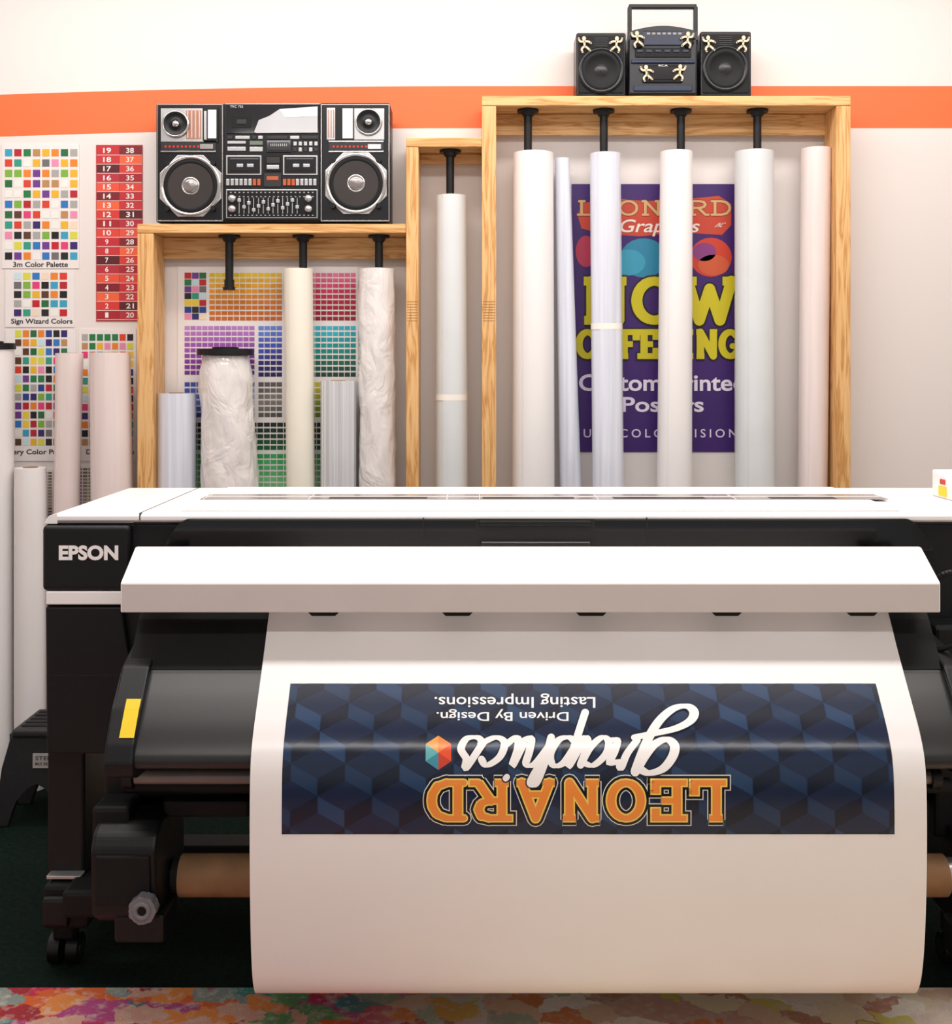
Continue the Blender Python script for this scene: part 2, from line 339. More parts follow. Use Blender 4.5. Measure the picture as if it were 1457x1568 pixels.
# ---------------------------------------------------------------- rolls
def roll(pl,pr,pyt,d,mat,zb=.04,bl=None,br=None,name='vinyl_roll',core=.03,wob=0,cap=False,seam=None):
    b=B(name)
    cxt=(X(pl,d)+X(pr,d))/2; R=(pr-pl)*d/F/2; zt=Z(pyt,d)
    if bl is None: bl,br=pl,pr
    z745=Z(745,d); cxb=(X(bl,d)+X(br,d))/2; Rb=(br-bl)*d/F/2
    sl=(cxb-cxt)/(z745-zt); nz=60 if wob else 14; seg=64
    core=min(core,R*.62)
    vs=[];fs=[]
    for k in range(nz+1):
        t=k/nz; z=zb+(zt-zb)*t; cx=cxt+sl*(z-zt); rr=R+(Rb-R)*min(1,(z-zt)/(z745-zt))
        for i in range(seg+1):
            a=2*math.pi*i/seg; r=rr*(1-.028*i/seg)
            if wob: r+=wob*noise.noise(Vector((math.cos(a)*1.6,math.sin(a)*1.6,z*7)))+ .6*wob*noise.noise(Vector((math.cos(a)*4,math.sin(a)*4,z*22)))
            if wob and t>.95: r*=1-(t-.95)/.05*.12
            aa=a-2.1
            vs.append((cx+r*math.cos(aa),d+r*math.sin(aa),z))
    for k in range(nz):
        for i in range(seg):
            o=k*(seg+1)+i; fs.append((o,o+1,o+seg+2,o+seg+1))
    b.add(vs,fs,mat,True)
    o=(nz)*(seg+1)
    b.add([vs[o],vs[o+seg],vs[0],vs[seg]],[(0,1,3,2)],mat)
    for zz,ring in ((zt,vs[o:o+seg+1]),(zb,vs[:seg+1])):
        cx=cxt+sl*(zz-zt); inn=[(cx+core*math.cos(2*math.pi*i/seg-2.1),d+core*math.sin(2*math.pi*i/seg-2.1),zz) for i in range(seg+1)]
        b.add(list(ring)+inn,[(i,i+1,seg+2+i,seg+1+i) for i in range(seg)],mat)
    b.cyl((cxt,d,zt+.002),(cxt+sl*(zb-zt),d,zb),core,CARD,28,caps=False)
    b.cyl((cxt,d,zt+.002),(cxt+sl*(zb-zt),d,zb),core*.93,CARD,28,caps=False)
    if cap:
        b.cyl((cxt,d,zt+.003),(cxt,d,zt+.028),R*1.08,BLK,40); b.cyl((cxt,d,zt+.028),(cxt,d,zt+.036),R*.5,BLK,30)
        b.cyl((cxt,d,zt-.09),(cxt,d,zt+.003),core*.9,BLK,30)
    if seam:
        for s_ in seam:
            zs=Z(s_,d); cx=cxt+sl*(zs-zt); rs=(R+(Rb-R)*min(1,(zs-zt)/(z745-zt)))*1.004
            b.cyl((cx,d,zs),(cx,d,zs+.025),rs,TAPE,48,caps=False)
    return b.done()
dr=RF+.088
roll(785,847,235,dr,ROLLW,bl=783,br=849)
roll(849,872,243,dr+.03,ROLLB,bl=856,br=890)
roll(902,950,236,dr,ROLLB,bl=906,br=955,seam=[505])
roll(1010,1060,233,dr,ROLLW,bl=1005,br=1059)
roll(1124,1184,233,dr,ROLLG,bl=1125,br=1186)
roll(1226,1272,228,dr+.01,ROLLP,bl=1221,br=1266)
roll(667,714,300,dr,ROLLG,bl=666,br=717,seam=[613])
roll(240,300,602,dr,ROLLB)
roll(305,385,545,dr-.005,ROLLC,wob=.008,cap=True,bl=308,br=396)
roll(434,479,412,dr,ROLLY,bl=438,br=482)
roll(490,546,583,dr-.01,ROLLS)
roll(548,606,412,dr,ROLLC,wob=.007,bl=549,br=606)
roll(85,127,541,4.86,ROLLP,zb=0,bl=83,br=122)
roll(137,199,540,4.84,ROLLP,zb=0,bl=139,br=203)
roll(-42,20,536,4.86,ROLLW,zb=0,cap=True)
roll(23,70,716,4.85,ROLLW,zb=0,bl=22,br=71)
# ---------------------------------------------------------------- charts
CW=['#f2d33a','#e9b52c','#e8862b','#d9412b','#b5232f','#e23d7c','#e98fb4','#6f3a91','#23418f','#2f77c2','#37a2c4','#2f9c86','#217a46','#7bb43e','#d7d94a','#1d1d22','#6d6d70','#a9a9a6','#efefe9','#f1dcc2','#b98c5a','#5a3a26','#33256b','#c9e3ec','#16161a','#c01f2a','#1f6b3c']
WHC=lin('#f2ede9')
def grid(b,px0,px1,py0,py1,nc,nr,d,colf,gx=.3,gy=.3):
    cw=(px1-px0)/nc; rh=(py1-py0)/nr
    for r in range(nr):
        for c in range(nc):
            col=colf(r,c)
            if col is None: continue
            b.prect(px0+c*cw+cw*gx/2,px0+(c+1)*cw-cw*gx/2,py0+r*rh+rh*gy/2,py0+(r+1)*rh-rh*gy/2,d,INK,col)
def rnd(r,c): return lin(random.choice(CW))
def sheet(name,px0,px1,py0,py1,col=None):
    b=B(name); b.pbox(px0,px1,py0,py1,WD-.004,WD-.0005,PAPER if col is None else col); return b
DK=lin('#2a2728')
dq=WD-.005
b=sheet('color_swatch_chart',3,121,221,411); grid(b,6,120,226,400,8,11,dq,rnd,.22,.3); b.ptext('3m Color Palette',20,104,401,409,dq,INK,.02,DK); b.done()
b=sheet('color_swatch_chart',8,114,414,501); grid(b,20,104,416,486,6,5,dq,rnd,.2,.25); b.ptext('Sign Wizard Colors',17,111,488,498,dq,INK,.02,DK); b.done()
b=sheet('color_swatch_chart',8,116,504,706); grid(b,22,104,504,684,7,13,dq,rnd,.2,.25); b.ptext('Avery Color Palette',5,110,688,698,dq,INK,.02,DK); b.done()
b=sheet('color_swatch_chart',121,208,504,706); grid(b,124,205,510,684,7,13,dq,rnd,.2,.25); b.ptext('Designer Palette',132,205,688,698,dq,INK,.02,DK); b.done()
def pal2(r,c):
    import colorsys
    h=(c*.21+.5-r*.008)%1; return tuple(colorsys.hsv_to_rgb(h,.35+.3*((r*7)%5)/5,.2+.45*((r//3)%4)/4))+(1,)
b=sheet('color_swatch_chart',48,82,718,945); grid(b,52,80,722,940,4,48,dq,pal2,.2,.35); b.done()
b=sheet('color_swatch_chart',96,206,712,980); grid(b,100,204,716,975,12,50,dq,pal2,.2,.35); b.done()
REDM=M('red_chart_sheet','#b42c34',.5,var=.04)
b=sheet('number_color_chart',147,218,222,492,REDM)
RD=['#c42a35','#d83a33','#e8553f','#c9343a','#a82430','#7f1c28','#5c1822','#e0473a','#f0663f','#b8303c']
for i in range(19):
    y=225+i*14
    for c in range(2):
        b.prect(148+c*35,182.5+c*35,y-1,y+12,dq,INK,lin(RD[(i*3+c*5)%10]))
        n=(19-i) if c==0 else (38-i)
        b.ptext(str(n),(160 if n>9 else 163)+c*35-2,(172 if n>9 else 168)+c*35-2,y+1.5,y+9.5,dq-.001,INK,.02,WHC)
    b.prect(148,217,y+12,y+13,dq-.001,INK,lin('#e9c9c4'))
b.done()
b=sheet('color_swatch_chart',272,548,408,760)
def mixc(cols,t):
    t=max(0,min(.999,t))*(len(cols)-1); i=int(t); f=t-i
    a=lin(cols[i]);c=lin(cols[i+1]); return tuple(a[k]*(1-f)+c[k]*f for k in range(3))+(1,)
def blk(px0,px1,py0,py1,nc,nr,c0,gx=.12,gy=.28):
    def cf(r,c):
        q=mixc(c0,(r+.7*c/nc)/nr); s=1-.2*random.random(); return (q[0]*s,q[1]*s,q[2]*s,1)
    grid(b,px0,px1,py0,py1,nc,nr,dq,cf,gx,gy)
grid(b,282,316,417,490,3,7,dq,rnd,.08,.1)
blk(320,432,417,492,12,9,['#f8d410','#f6a610','#e27c10','#cc661a'])
blk(437,545,417,492,12,9,['#f27ea8','#e22c64','#b80830','#940620'])
blk(282,390,498,575,12,9,['#c286d0','#aa5abe','#8a36a4','#6c2692'])
blk(395,432,498,578,4,9,['#6a90e8','#465cc8','#2a1e7c','#160d48'])
blk(437,545,498,578,12,9,['#40bedc','#149e9c','#086852','#04342c'])
blk(395,432,584,640,4,6,['#5a5654','#8a847c','#3a3735'],)
blk(282,390,584,640,12,6,['#3550b0','#6278d8','#1c2e80'])
blk(437,545,584,640,12,6,['#dcc824','#9cac18','#5c7a0c'])
blk(282,545,646,690,26,5,['#101614','#0c3c20','#0e6c3a'])
blk(282,545,694,756,26,7,['#2eaa58','#64c67c','#9edc9e'])
b.done()
# ---------------------------------------------------------------- poster
b=B('promotional_poster'); PURP=M('poster_purple','#3d186a',.4,var=.15,vscale=3)
b.pbox(875,1124,282,692,WD-.004,WD-.0005,PURP)
dd=[WD-.0050-.0007*k for k in range(7)]
def ell(cx,cy,rx,ry,n=24): return [(cx+rx*math.cos(2*math.pi*i/n),cy+ry*math.sin(2*math.pi*i/n)) for i in range(n)]
def blob(pts,k,col): b.ppoly(pts,dd[k],INK,lin(col))
blob([(884,330),(890,312),(930,303),(990,308),(1050,305),(1100,300),(1119,312),(1119,345),(1105,360),(1040,356),(980,362),(920,358),(890,350)],0,'#c9452e')
blob(ell(985,395,36,30),0,'#2a86a8'); blob(ell(962,402,26,20),1,'#3a9fbc')
blob(ell(1088,394,32,30),0,'#cf4028'); blob(ell(1078,386,18,14),1,'#8a3a80'); blob(ell(1092,406,24,16),1,'#d05a34')
blob(ell(897,385,16,24),0,'#b83452')
def pslab(word,x0,x1,y0,y1,hw_,grow,k,col,gap=.1):
    V,Fc=slab(word,x0,x1,-y1,-y0,hw_,grow,gap)
    b.add([(X(a,dd[k]),dd[k],Z(-c,dd[k])) for a,c in V],Fc,INK,False,lin(col))
pslab('LEONARD',884,1120,306,331,2.2,.8,1,'#7a2a20'); pslab('LEONARD',884,1120,306,331,2.2,0,2,'#d8ae74')
def pscript(txt,x0,x1,y0,y1,k,col):
    vs,fs=textmesh(txt,.01); d=dd[k]
    b.add([(X(x0+(x1-x0)*u+(w-.5)*8,d),d,Z(y1+(y0-y1)*w,d)) for u,w in vs],fs,INK,False,lin(col))
pscript('Graphics',948,1070,336,362,3,'#f2e6da'); pscript('INC',1097,1108,341,348,3,'#f2e6da')
pslab('NOW',892,1130,422,499,8.5,2.6,2,'#151013'); pslab('NOW',892,1130,422,499,8.5,0,3,'#d2c31c')
pslab('OFFERING',883,1134,503,551,5.6,2.2,4,'#151013'); pslab('OFFERING',883,1134,503,551,5.6,0,5,'#d2c31c')
b.ptext('Custom Printed',886,1140,573,599,dd[1],INK,.02,lin('#efe4f2'))
b.ptext('Posters',952,1077,608,631,dd[1],INK,.02,lin('#efe4f2'))
b.ptext('FULL COLOR VISION',880,1128,657,670,dd[1],INK,.01,lin('#e3d6ea'),space=1.5)
b.done()
# ---------------------------------------------------------------- media path
pts=[(3.34,1.19),(3.24,1.145),(3.17,1.09),(3.125,1.045),(3.07,.98),(3.015,.92),(2.96,.862),(2.915,.812),(2.885,.762),(2.872,.70),(2.868,.6),(2.870,.47),(2.880,.34),(2.895,.25),(2.917,.19),(2.952,.155),(3.0,.155),(3.05,.19),(3.12,.27),(3.142,.342)]
prof=smooth(pts,8)
S=[0.0]
for a,c in zip(prof[:-1],prof[1:]): S.append(S[-1]+math.dist(a,c))
import bisect
def at(s):
    s=max(0,min(S[-1]-1e-6,s))
    i=max(0,bisect.bisect_right(S,s)-1); f=(s-S[i])/(S[i+1]-S[i])
    y=prof[i][0]*(1-f)+prof[i+1][0]*f; z=prof[i][1]*(1-f)+prof[i+1][1]*f
    def tg(j):
        a=prof[max(0,j-1)];c=prof[min(len(prof)-1,j+1)]; l=math.dist(a,c); return ((c[0]-a[0])/l,(c[1]-a[1])/l)
    t0=tg(i);t1=tg(min(i+1,len(prof)-1)); ty=t0[0]*(1-f)+t1[0]*f; tz=t0[1]*(1-f)+t1[1]*f
    return y,z,tz,-ty
def s_of_py(py):
    for k in range(3000):
        s=S[-1]*k/3000; y,z,ny,nz=at(s)
        if z<.175: break
        if HY+(HC-z)*F/y>=py: return s
    return s
MU0,MU1=-.544,1.084
mb=B('vinyl_print_media')
vs=[]
for (y,z) in prof: vs+= [(MU0,y,z),(MU1,y,z)]
mb.add(vs,[(2*i,2*i+1,2*i+3,2*i+2) for i in range(len(prof)-1)],MEDIA,True)
BU0,BU1=-.467,1.006; BS0=s_of_py(1046.5); BS1=s_of_py(1277)
def onmedia(vs,fs,col,layer,clip=False):
    bm=bmesh.new(); bv=[bm.verts.new((u,s,0)) for u,s in vs]
    for f in fs:
        try: bm.faces.new([bv[i] for i in f])
        except Exception: pass
    if clip:
        for co,no in (((BU0,0,0),(-1,0,0)),((BU1,0,0),(1,0,0)),((0,BS0,0),(0,-1,0)),((0,BS1,0),(0,1,0))):
            bmesh.ops.bisect_plane(bm,geom=bm.verts[:]+bm.edges[:]+bm.faces[:],plane_co=co,plane_no=no,clear_outer=True)
    for s in S:
        if bm.verts and BS0-.05<s<BS1+.05:
            bmesh.ops.bisect_plane(bm,geom=bm.verts[:]+bm.edges[:]+bm.faces[:],plane_co=(0,s,0),plane_no=(0,1,0))
    bm.verts.index_update(); out=[]
    for v in bm.verts:
        y,z,ny,nz=at(v.co.y); o=.0004+.0003*layer; out.append((v.co.x,y+ny*o,z+nz*o))
    mb.add(out,[[v.index for v in f.verts] for f in bm.faces],VINK,True,col); bm.free()
onmedia([(BU0,BS0),(BU1,BS0),(BU1,BS1),(BU0,BS1)],[(0,1,2,3)],lin('#182540'),0)
hw=.0655; q=.034; hgt=.042
rows=int((BS1-BS0)/(q+hgt))+3
groups={'#1d3453':[[],[]],'#10182c':[[],[]],'#243e60':[[],[]]}
def addp(k,P):
    g=groups[k]; o=len(g[0]); g[0].extend(P); g[1].append(list(range(o,o+len(P))))
g_=.0012
for r in range(-1,rows+1):
    for c in range(-1,14):
        cx=BU0+.02+c*2*hw+(hw if r%2 else 0); cy=BS0+.01+r*(q+hgt)
        cc=random.random()
        addp('#1d3453' if cc<.7 else '#243e60',[(cx-hw+g_,cy-q+g_),(cx-g_,cy+g_),(cx-g_,cy+hgt-g_),(cx-hw+g_,cy+hgt-q-g_)])
        addp('#10182c',[(cx+g_,cy+g_),(cx+hw-g_,cy-q+g_),(cx+hw-g_,cy+hgt-q-g_),(cx+g_,cy+hgt-g_)])
for k,(v_,f_) in groups.items(): onmedia(v_,f_,lin(k),1,True)
Wt=lin('#f8f5f3')
def putpx(V,Fc,col,layer,py0,py1):
    sm=s_of_py(py0);sM=s_of_py(py1); o=[]
    for a,c in V:
        s=sm+(sM-sm)*(c-py0)/(py1-py0); o.append((X(a,at(s)[0]),s))
    onmedia(o,Fc,col,layer)
def mtext(t,pxl,pxr,py0,py1,offs,col,layer,space=1.0):
    vs,fs=textmesh(t,offs,1.0,'LEFT',space)
    putpx([(pxr-(pxr-pxl)*a,py0+(py1-py0)*c) for a,c in vs],fs,col,layer,py0,py1)
mtext('Lasting Impressions.',665,911,1062,1084,.008,Wt,3)
mtext('Driven By Design.',668,870,1086,1104,.008,Wt,3)
def title(grow,col,layer):
    V,Fc=slab('LEONARD',0,452,0,70,8.0,grow,.19,.76)
    putpx([(1107-a,1190+c) for a,c in V],Fc,lin(col),layer,1187,1265)
title(5.8,'#f0e9e4',3); title(4.4,'#10101a',4); title(0.4,'#f8d464',5); title(-2.0,'#f29040',6)
def script(V,Fc,grow):
    def tr(P): return [(1062-p[0],1080+p[1]) for p in P]
    for st in [[(86,95),(70,103),(48,97),(33,80),(30,64),(42,55),(60,62),(76,80),(88,99)],[(90,101),(80,76),(66,46),(50,22),(30,5),(10,2),(0,12),(6,26),(28,38),(62,46),(92,52)]]:
        ribbon(V,Fc,tr(smooth(st,6)),7.4+grow,3.8+grow,True)
    let={'r':(.85,[[(0,.1),(.22,.6),(.32,1.1),(.42,.88),(.68,.92),(.6,.5),(.6,.1),(.85,.12)]]),
    'a':(1.05,[[(.75,.9),(.42,1.0),(.12,.62),(.1,.18),(.33,0),(.62,.38),(.8,.98)],[(.8,.98),(.72,.3),(.82,0),(1.1,.25)]]),
    'p':(1.0,[[(0,.25),(.25,1.05),(.2,.4),(.14,-.4),(.1,-1.0)],[(.18,.35),(.42,.92),(.7,1.0),(.86,.62),(.7,.1),(.42,0),(.22,.15)]]),
    'h':(1.0,[[(-.1,.2),(.25,1.0),(.42,1.6),(.25,1.65),(.12,.9),(.08,0)],[(.1,.35),(.4,.95),(.66,.95),(.64,.5),(.68,.02),(1.0,.22)]]),
    'i':(.55,[[(0,.25),(.2,1.02),(.14,.4),(.24,0),(.5,.25)]]),
    'c':(.85,[[(.68,.8),(.48,1.0),(.15,.7),(.1,.2),(.4,0),(.82,.25)]]),
    's':(.7,[[(0,.2),(.36,1.1),(.4,.78),(.62,.42),(.52,.05),(.22,0),(.05,.14)]])}
    x=90; ux=51.5;uy=40
    for ch in 'raphics':
        w,ss=let[ch]
        for st in ss:
            P=[(x+p[0]*ux+p[1]*uy*.22-4,52+p[1]*uy) for p in st]
            ribbon(V,Fc,tr(smooth(P,6)),6.0+grow,3.0+grow,True)
        if ch=='i':
            ribbon(V,Fc,tr([(x+.3*ux+8,52+1.42*uy),(x+.3*ux+10,54+1.42*uy)]),4.6+grow,4.6+grow)
        x+=w*ux*.86
for gr,cl,ly in ((2.0,'#141c30',7),(0,'#faf7f5',8)):
    V=[];Fc=[];script(V,Fc,gr);V,Fc=union2d(V,Fc);putpx(V,Fc,lin(cl),ly,1085,1185)
hx,hy,hr=671,1154,25
H=[(hx+hr*.9*math.sin(math.radians(60*k)),hy-hr*math.cos(math.radians(60*k))) for k in range(6)]
for k,cl in enumerate(['#f08a3c','#e9552f','#c9402c','#3f8ea0','#67b3b8','#f4a850']):
    putpx([(hx,hy),H[k],H[(k+1)%6]],[(0,1,2)],lin(cl),3,1085,1185)
media=mb.done()
# ---------------------------------------------------------------- printer
p=B('large_format_printer')
PF=3.35;PB=4.05;TZ=Z(785,PF); XL0=X(70,PF); XR0=1.62
p.prismx([(PF-.012,TZ-.020),(PF-.012,TZ-.008),(PF+.01,TZ),(PB,TZ),(PB,TZ-.03),(PF,TZ-.03)],XL0+.035,XR0,WHT,.002)
endp=[(XL0+.036,TZ-.03),(XL0,TZ-.03),(XL0+.004,TZ-.018),(XL0+.014,TZ-.007),(XL0+.036,TZ)]
p.prismy(endp,PF-.012,PB,WHT,.001)
tl=TZ+.006
p.box(X(273,PF),X(1383,PF),PF+.03,PB-.03,TZ,tl,WHT,.003)
WIN=M('tinted_lid_window','#9a8f8c',.15)
p.box(-.84,1.255,3.63,3.77,tl,tl+.002,WIN,.0008)
for a in (-.84,-.52,-.1,.0,.36,.78): p.box(a+.01,a+.012,3.63,3.77,tl,tl+.003,WHT)
p.box(-.84,1.255,3.69,3.705,tl+.001,tl+.0035,WHT)
for a,c in ((-.45,-.15),(.02,.3),(.42,.7),(.9,1.1)): p.box(a,c,3.64,3.68,tl+.001,tl+.003,GREYB)
p.box(X(215,PF),X(215,PF)+.003,PF-.0125,PB,TZ-.02,TZ+.0006,SEAM)
p.box(XL0+.003,XR0,PF,PB,.63,TZ-.03,BLK,.006,3)
xs=X(205,PF)
p.box(xs,xs+.003,PF-.001,PF,Z(905,PF),TZ-.03,SEAM)
lidp=[]
zt_=Z(793,PF);zb_=Z(842,PF)
for k in range(9):
    t=k/8; lidp.append((X(250,PF)+(X(292,PF)-X(250,PF))*t,zb_+(zt_-zb_)*math.sin(t*math.pi/2)))
for k in range(9):
    t=1-k/8; lidp.append((X(1425,PF)-(X(1425,PF)-X(1383,PF))*t,zb_+(zt_-zb_)*math.sin(t*math.pi/2)))
p.prismy(lidp,PF-.02,PF+.01,GLOSSB,.004)
for a in (648,990): p.pbox(a-.8,a+.8,793,842,PF-.0212,PF,SEAM)
p.pbox(728,910,795,842,PF-.0215,PF,SEAM,.0)
p.pbox(732,906,797,806,PF-.026,PF,BLK,.004); p.pbox(735,905,829,838,PF-.03,PF,GLOSSB,.004)
p.box(X(205,PF),XR0,PF-.006,PF,zt_+.002,TZ-.031,GLOSSB,.002)
p.box(XL0,X(203,PF),PF-.03,PF+.3,Z(905,PF-.03),TZ-.033,BLK,.012,4)
p.pbox(70,188,905.5,926,PF-.028,PF+.3,WHT,.003)
p.ptext('EPSON',90,181,835,858,PF-.0315,WHT,.045)
tw=[(X(74,PF),Z(926.5,PF)),(X(190,PF),Z(926.5,PF)),(X(206,PF),Z(1035,PF)),(X(206,PF),Z(1150,PF)),(X(76,PF),Z(1150,PF))]
p.prismy(tw,PF-.025,PF+.25,BLK,.006)
p.pbox(76,205,1033,1035,PF-.0256,PF,SEAM)
guide=[(3.36,1.17),(3.24,1.125),(3.185,1.08),(3.14,1.04),(3.085,.975),(3.04,.925),(2.985,.868),(2.935,.814),(2.905,.775),(2.893,.75),(2.90,.728),(2.95,.716),(3.1,.70),(3.36,.68)]
p.prismx(smooth(guide,5),-.83,1.19,GREYG,smooth=True)
p.box(-.83,1.19,3.04,3.06,.9235,.9255,SEAM)
up=[(3.36,1.172),(3.238,1.127),(3.183,1.082),(3.138,1.042),(3.083,.977),(3.045,.934),(3.06,.93),(3.2,1.0),(3.36,1.0)]
p.prismx(up,-.887,1.191,BLK2)
for (xa,xb) in ((-.9,-.829),(1.187,1.232)):
    br=[(3.3,1.0),(3.12,.975),(3.03,.945),(2.95,.86),(2.895,.79),(2.878,.745),(2.885,.715),(2.93,.695),(3.1,.68),(3.3,.66)]
    p.prismx(br,xa,xb,BLK,.006)
L_=[(2.9015,.8025),(2.9475,.8612),(2.965,.8800)]
p.add([(x_,y_,z_) for y_,z_ in L_ for x_ in (-.868,-.832)],[(0,1,3,2),(2,3,5,4)],YEL)
p.add([(1.197,2.8865,.785),(1.219,2.8865,.785),(1.208,2.8965,.802)],[(0,1,2)],YEL)
x0,x1=-.9,1.176
bar=[(3.02,1.083),(3.02,1.158),(3.15,1.229),(3.165,1.229),(3.165,1.12),(3.10,1.083)]
p.prismx(bar,x0,x1,WHT,.003)
p.box(x0+.004,x1-.004,3.0192,3.0205,1.085,1.1545,WGREY,.0004)  # thin overlay: painted shading on the front of the white bar
for xx in (x0+.02,x1-.06): p.box(xx,xx+.04,3.16,3.36,1.13,1.2,BLK2,.004)
for a,c in ((465,525),(670,730),(875,935),(1083,1142),(1290,1350)):
    p.prismy([(X(a,3.07),1.083),(X(c,3.07),1.083),(X(c-12,3.07),1.064),(X(a+12,3.07),1.064)],3.07,3.085,BLK2,.001)
for xx in (x0-.004,x1+.001): p.cyl((xx,3.06,1.11),(xx+.006,3.06,1.11),.008,SILV,12)
p.cyl((-.885,3.1,.640),(1.19,3.1,.640),.0185,GREYR,24)
p.cyl((-.93,3.15,.60),(1.25,3.15,.60),.02,BLK2,24)
for xx in (-.9,1.19): p.cyl((xx-.012,3.1,.64),(xx+.012,3.1,.64),.03,BLK,24)
p.box(-1.05,1.35,3.42,3.52,.46,.62,BLK2,.006)
p.box(-1.05,1.35,3.40,3.44,.50,.515,GREYB,.002)
p.box(-1.0,-.62,3.2,3.4,.55,.62,BLK,.01); p.box(-.83,-.6,3.16,3.3,.51,.555,BLK2,.008); p.box(-.62,-.55,3.25,3.4,.44,.6,BLK,.006)
for sx in (-1,1):
    a,c=((-1.215,-1.11) if sx<0 else (1.33,1.44))
    p.box(a,c,3.38,3.62,.262,.66,BLK,.008)
    p.box(a+.01,c,3.345,3.385,.268,.278,SILV,.002)
    p.box(a+.01,c+.03,3.32,4.1,.138,.262,BLK2,.012)
    p.box(a+.012,c-.02,3.30,3.36,.15,.235,BLK,.012)
    for yy in (3.42,3.98):
        xm=(a+c)/2-.012
        p.box(xm-.03,xm+.03,yy-.03,yy+.04,.075,.142,BLK2,.008)
        for k in (-1,1): 
            p.cyl((xm+k*.010,yy,.042),(xm+k*.042,yy,.042),.042,BLK,28); p.cyl((xm+k*.042,yy,.042),(xm+k*.046,yy,.042),.02,GREYB,20)
p.box(-1.1,1.35,3.75,3.85,.14,.2,BLK2,.006)
TY,TZc=3.2,.342
p.cyl((-.79,TY,TZc),(1.255,TY,TZc),.0545,CARD,48)
p.cyl((-.86,TY,TZc),(-.79,TY,TZc),.03,BLK,30); p.cyl((-.81,TY,TZc),(-.788,TY,TZc),.045,GREYB,30,r2=.05)
p.cyl((1.25,TY,TZc),(1.29,TY,TZc),.045,SILV,30); p.cyl((1.29,TY,TZc),(1.36,TY,TZc),.028,SILV,30)
p.cyl((-.54,TY,TZc),(1.08,TY,TZc),.057,MEDIA,48)
tk=[(3.05,.30),(3.04,.47),(3.06,.505),(3.10,.525),(3.3,.53),(3.34,.50),(3.34,.28),(3.3,.26),(3.1,.265)]
p.prismx(tk,-.985,-.815,BLK,.012,3)
p.box(-.97,-.83,3.034,3.05,.33,.46,BLK2,.006)
p.box(-1.0,-.9,3.1,3.3,.46,.56,BLK2,.012)
p.box(-1.13,-.85,3.25,3.36,.2,.275,BLK2,.012)
p.box(-.93,-.80,3.06,3.2,.225,.30,BLK,.01)
kx,kz=X(222,3.03),Z(1387,3.03)
KN=M('knob_grey','#77777c',.4)
N=48; vs=[]
for i in range(N):
    t=2*math.pi*i/N; r=.034*(1+.07*math.cos(7*t)); vs.append((kx+r*math.cos(t),kz+r*math.sin(t)))
p.prismy(vs,3.0,3.035,KN,.003)
p.lathey(kx,kz,[(.011,3.001),(.014,2.994),(.022,2.994),(.024,3.0)],KN,30)
p.cyl((kx,2.999,kz),(kx,3.002,kz),.011,BLK2,20); p.cyl((kx,3.03,kz),(kx,3.07,kz),.015,BLK,20)
p.box(1.30,1.46,3.08,3.36,.24,.44,BLK,.012); p.box(1.29,1.42,3.1,3.3,.1,.2,BLK2,.012)
p.box(1.235,1.33,3.12,3.34,.66,.9,BLK,.01); p.box(1.27,1.46,3.3,3.36,.4,.62,BLK2,.01)
p.box(1.25,1.47,3.25,3.36,.63,1.0,BLK,.012)
hp=[(1.18,3.1,1.135),(1.20,3.07,1.17),(1.235,3.07,1.175),(1.25,3.07,1.15),(1.25,3.07,1.03),(1.235,3.08,.99),(1.20,3.1,.97)]
p.tube(smooth([tuple(q) for q in hp],5),.007,BLK)
cp=[(3.60,TZ),(3.60,TZ+.02),(3.68,TZ+.07),(3.80,TZ+.085),(3.80,TZ)]
p.prismx(cp,1.452,XR0-.01,WHT,.006,3)
p.box(1.4495,1.452,3.69,3.73,TZ+.045,TZ+.06,M('red_sticker','#c4402c',.5)); p.box(1.4495,1.452,3.68,3.74,TZ+.008,TZ+.038,YEL)
p.done()
# ---------------------------------------------------------------- step stool
b=B('plastic_step_stool')
sd0,sd1=4.42,4.68
ztop=Z(1108,4.5)
x0t,x1t=X(28,4.45),X(108,4.45); x0b,x1b=X(-8,4.45),X(128,4.45)
p4=[(x0t,ztop),(x1t,ztop),(x1b,.0),(x1b-.075,.0),(x1b-.095,.10),(x1b-.13,.15),((x0b+x1b)/2,.17),(x0b+.13,.15),(x0b+.085,.10),(x0b+.06,.0),(x0b,.0),(x0t-.05,.22),(x0t-.02,ztop-.03)]
b.prismy(p4,sd0,sd0+.03,STOOLM,.006); b.prismy(p4,sd1-.03,sd1,STOOLM,.006)
b.box(x0t-.012,x1t+.01,sd0-.008,sd1+.008,ztop-.03,ztop+.004,STOOLM,.012,3)
for k in range(5): b.box(x0t+.01,x1t-.01,sd0+.03+k*.045,sd0+.05+k*.045,ztop+.003,ztop+.007,BLK2,.001)
for xs_ in (x0t-.03,x1t-.0): b.box(xs_,xs_+.03,sd0+.02,sd1-.02,.13,ztop-.02,STOOLM,.004)
b.pbox(50,82,1154,1176,sd0-.004,sd0,M('stool_label','#b9b4b0',.5)); 
b.ptext('STEP',54,78,1158,1164,sd0-.005,INK,.01,DK); b.ptext('MAX 300 lb',54,78,1167,1172,sd0-.005,INK,.01,DK)
b.done()
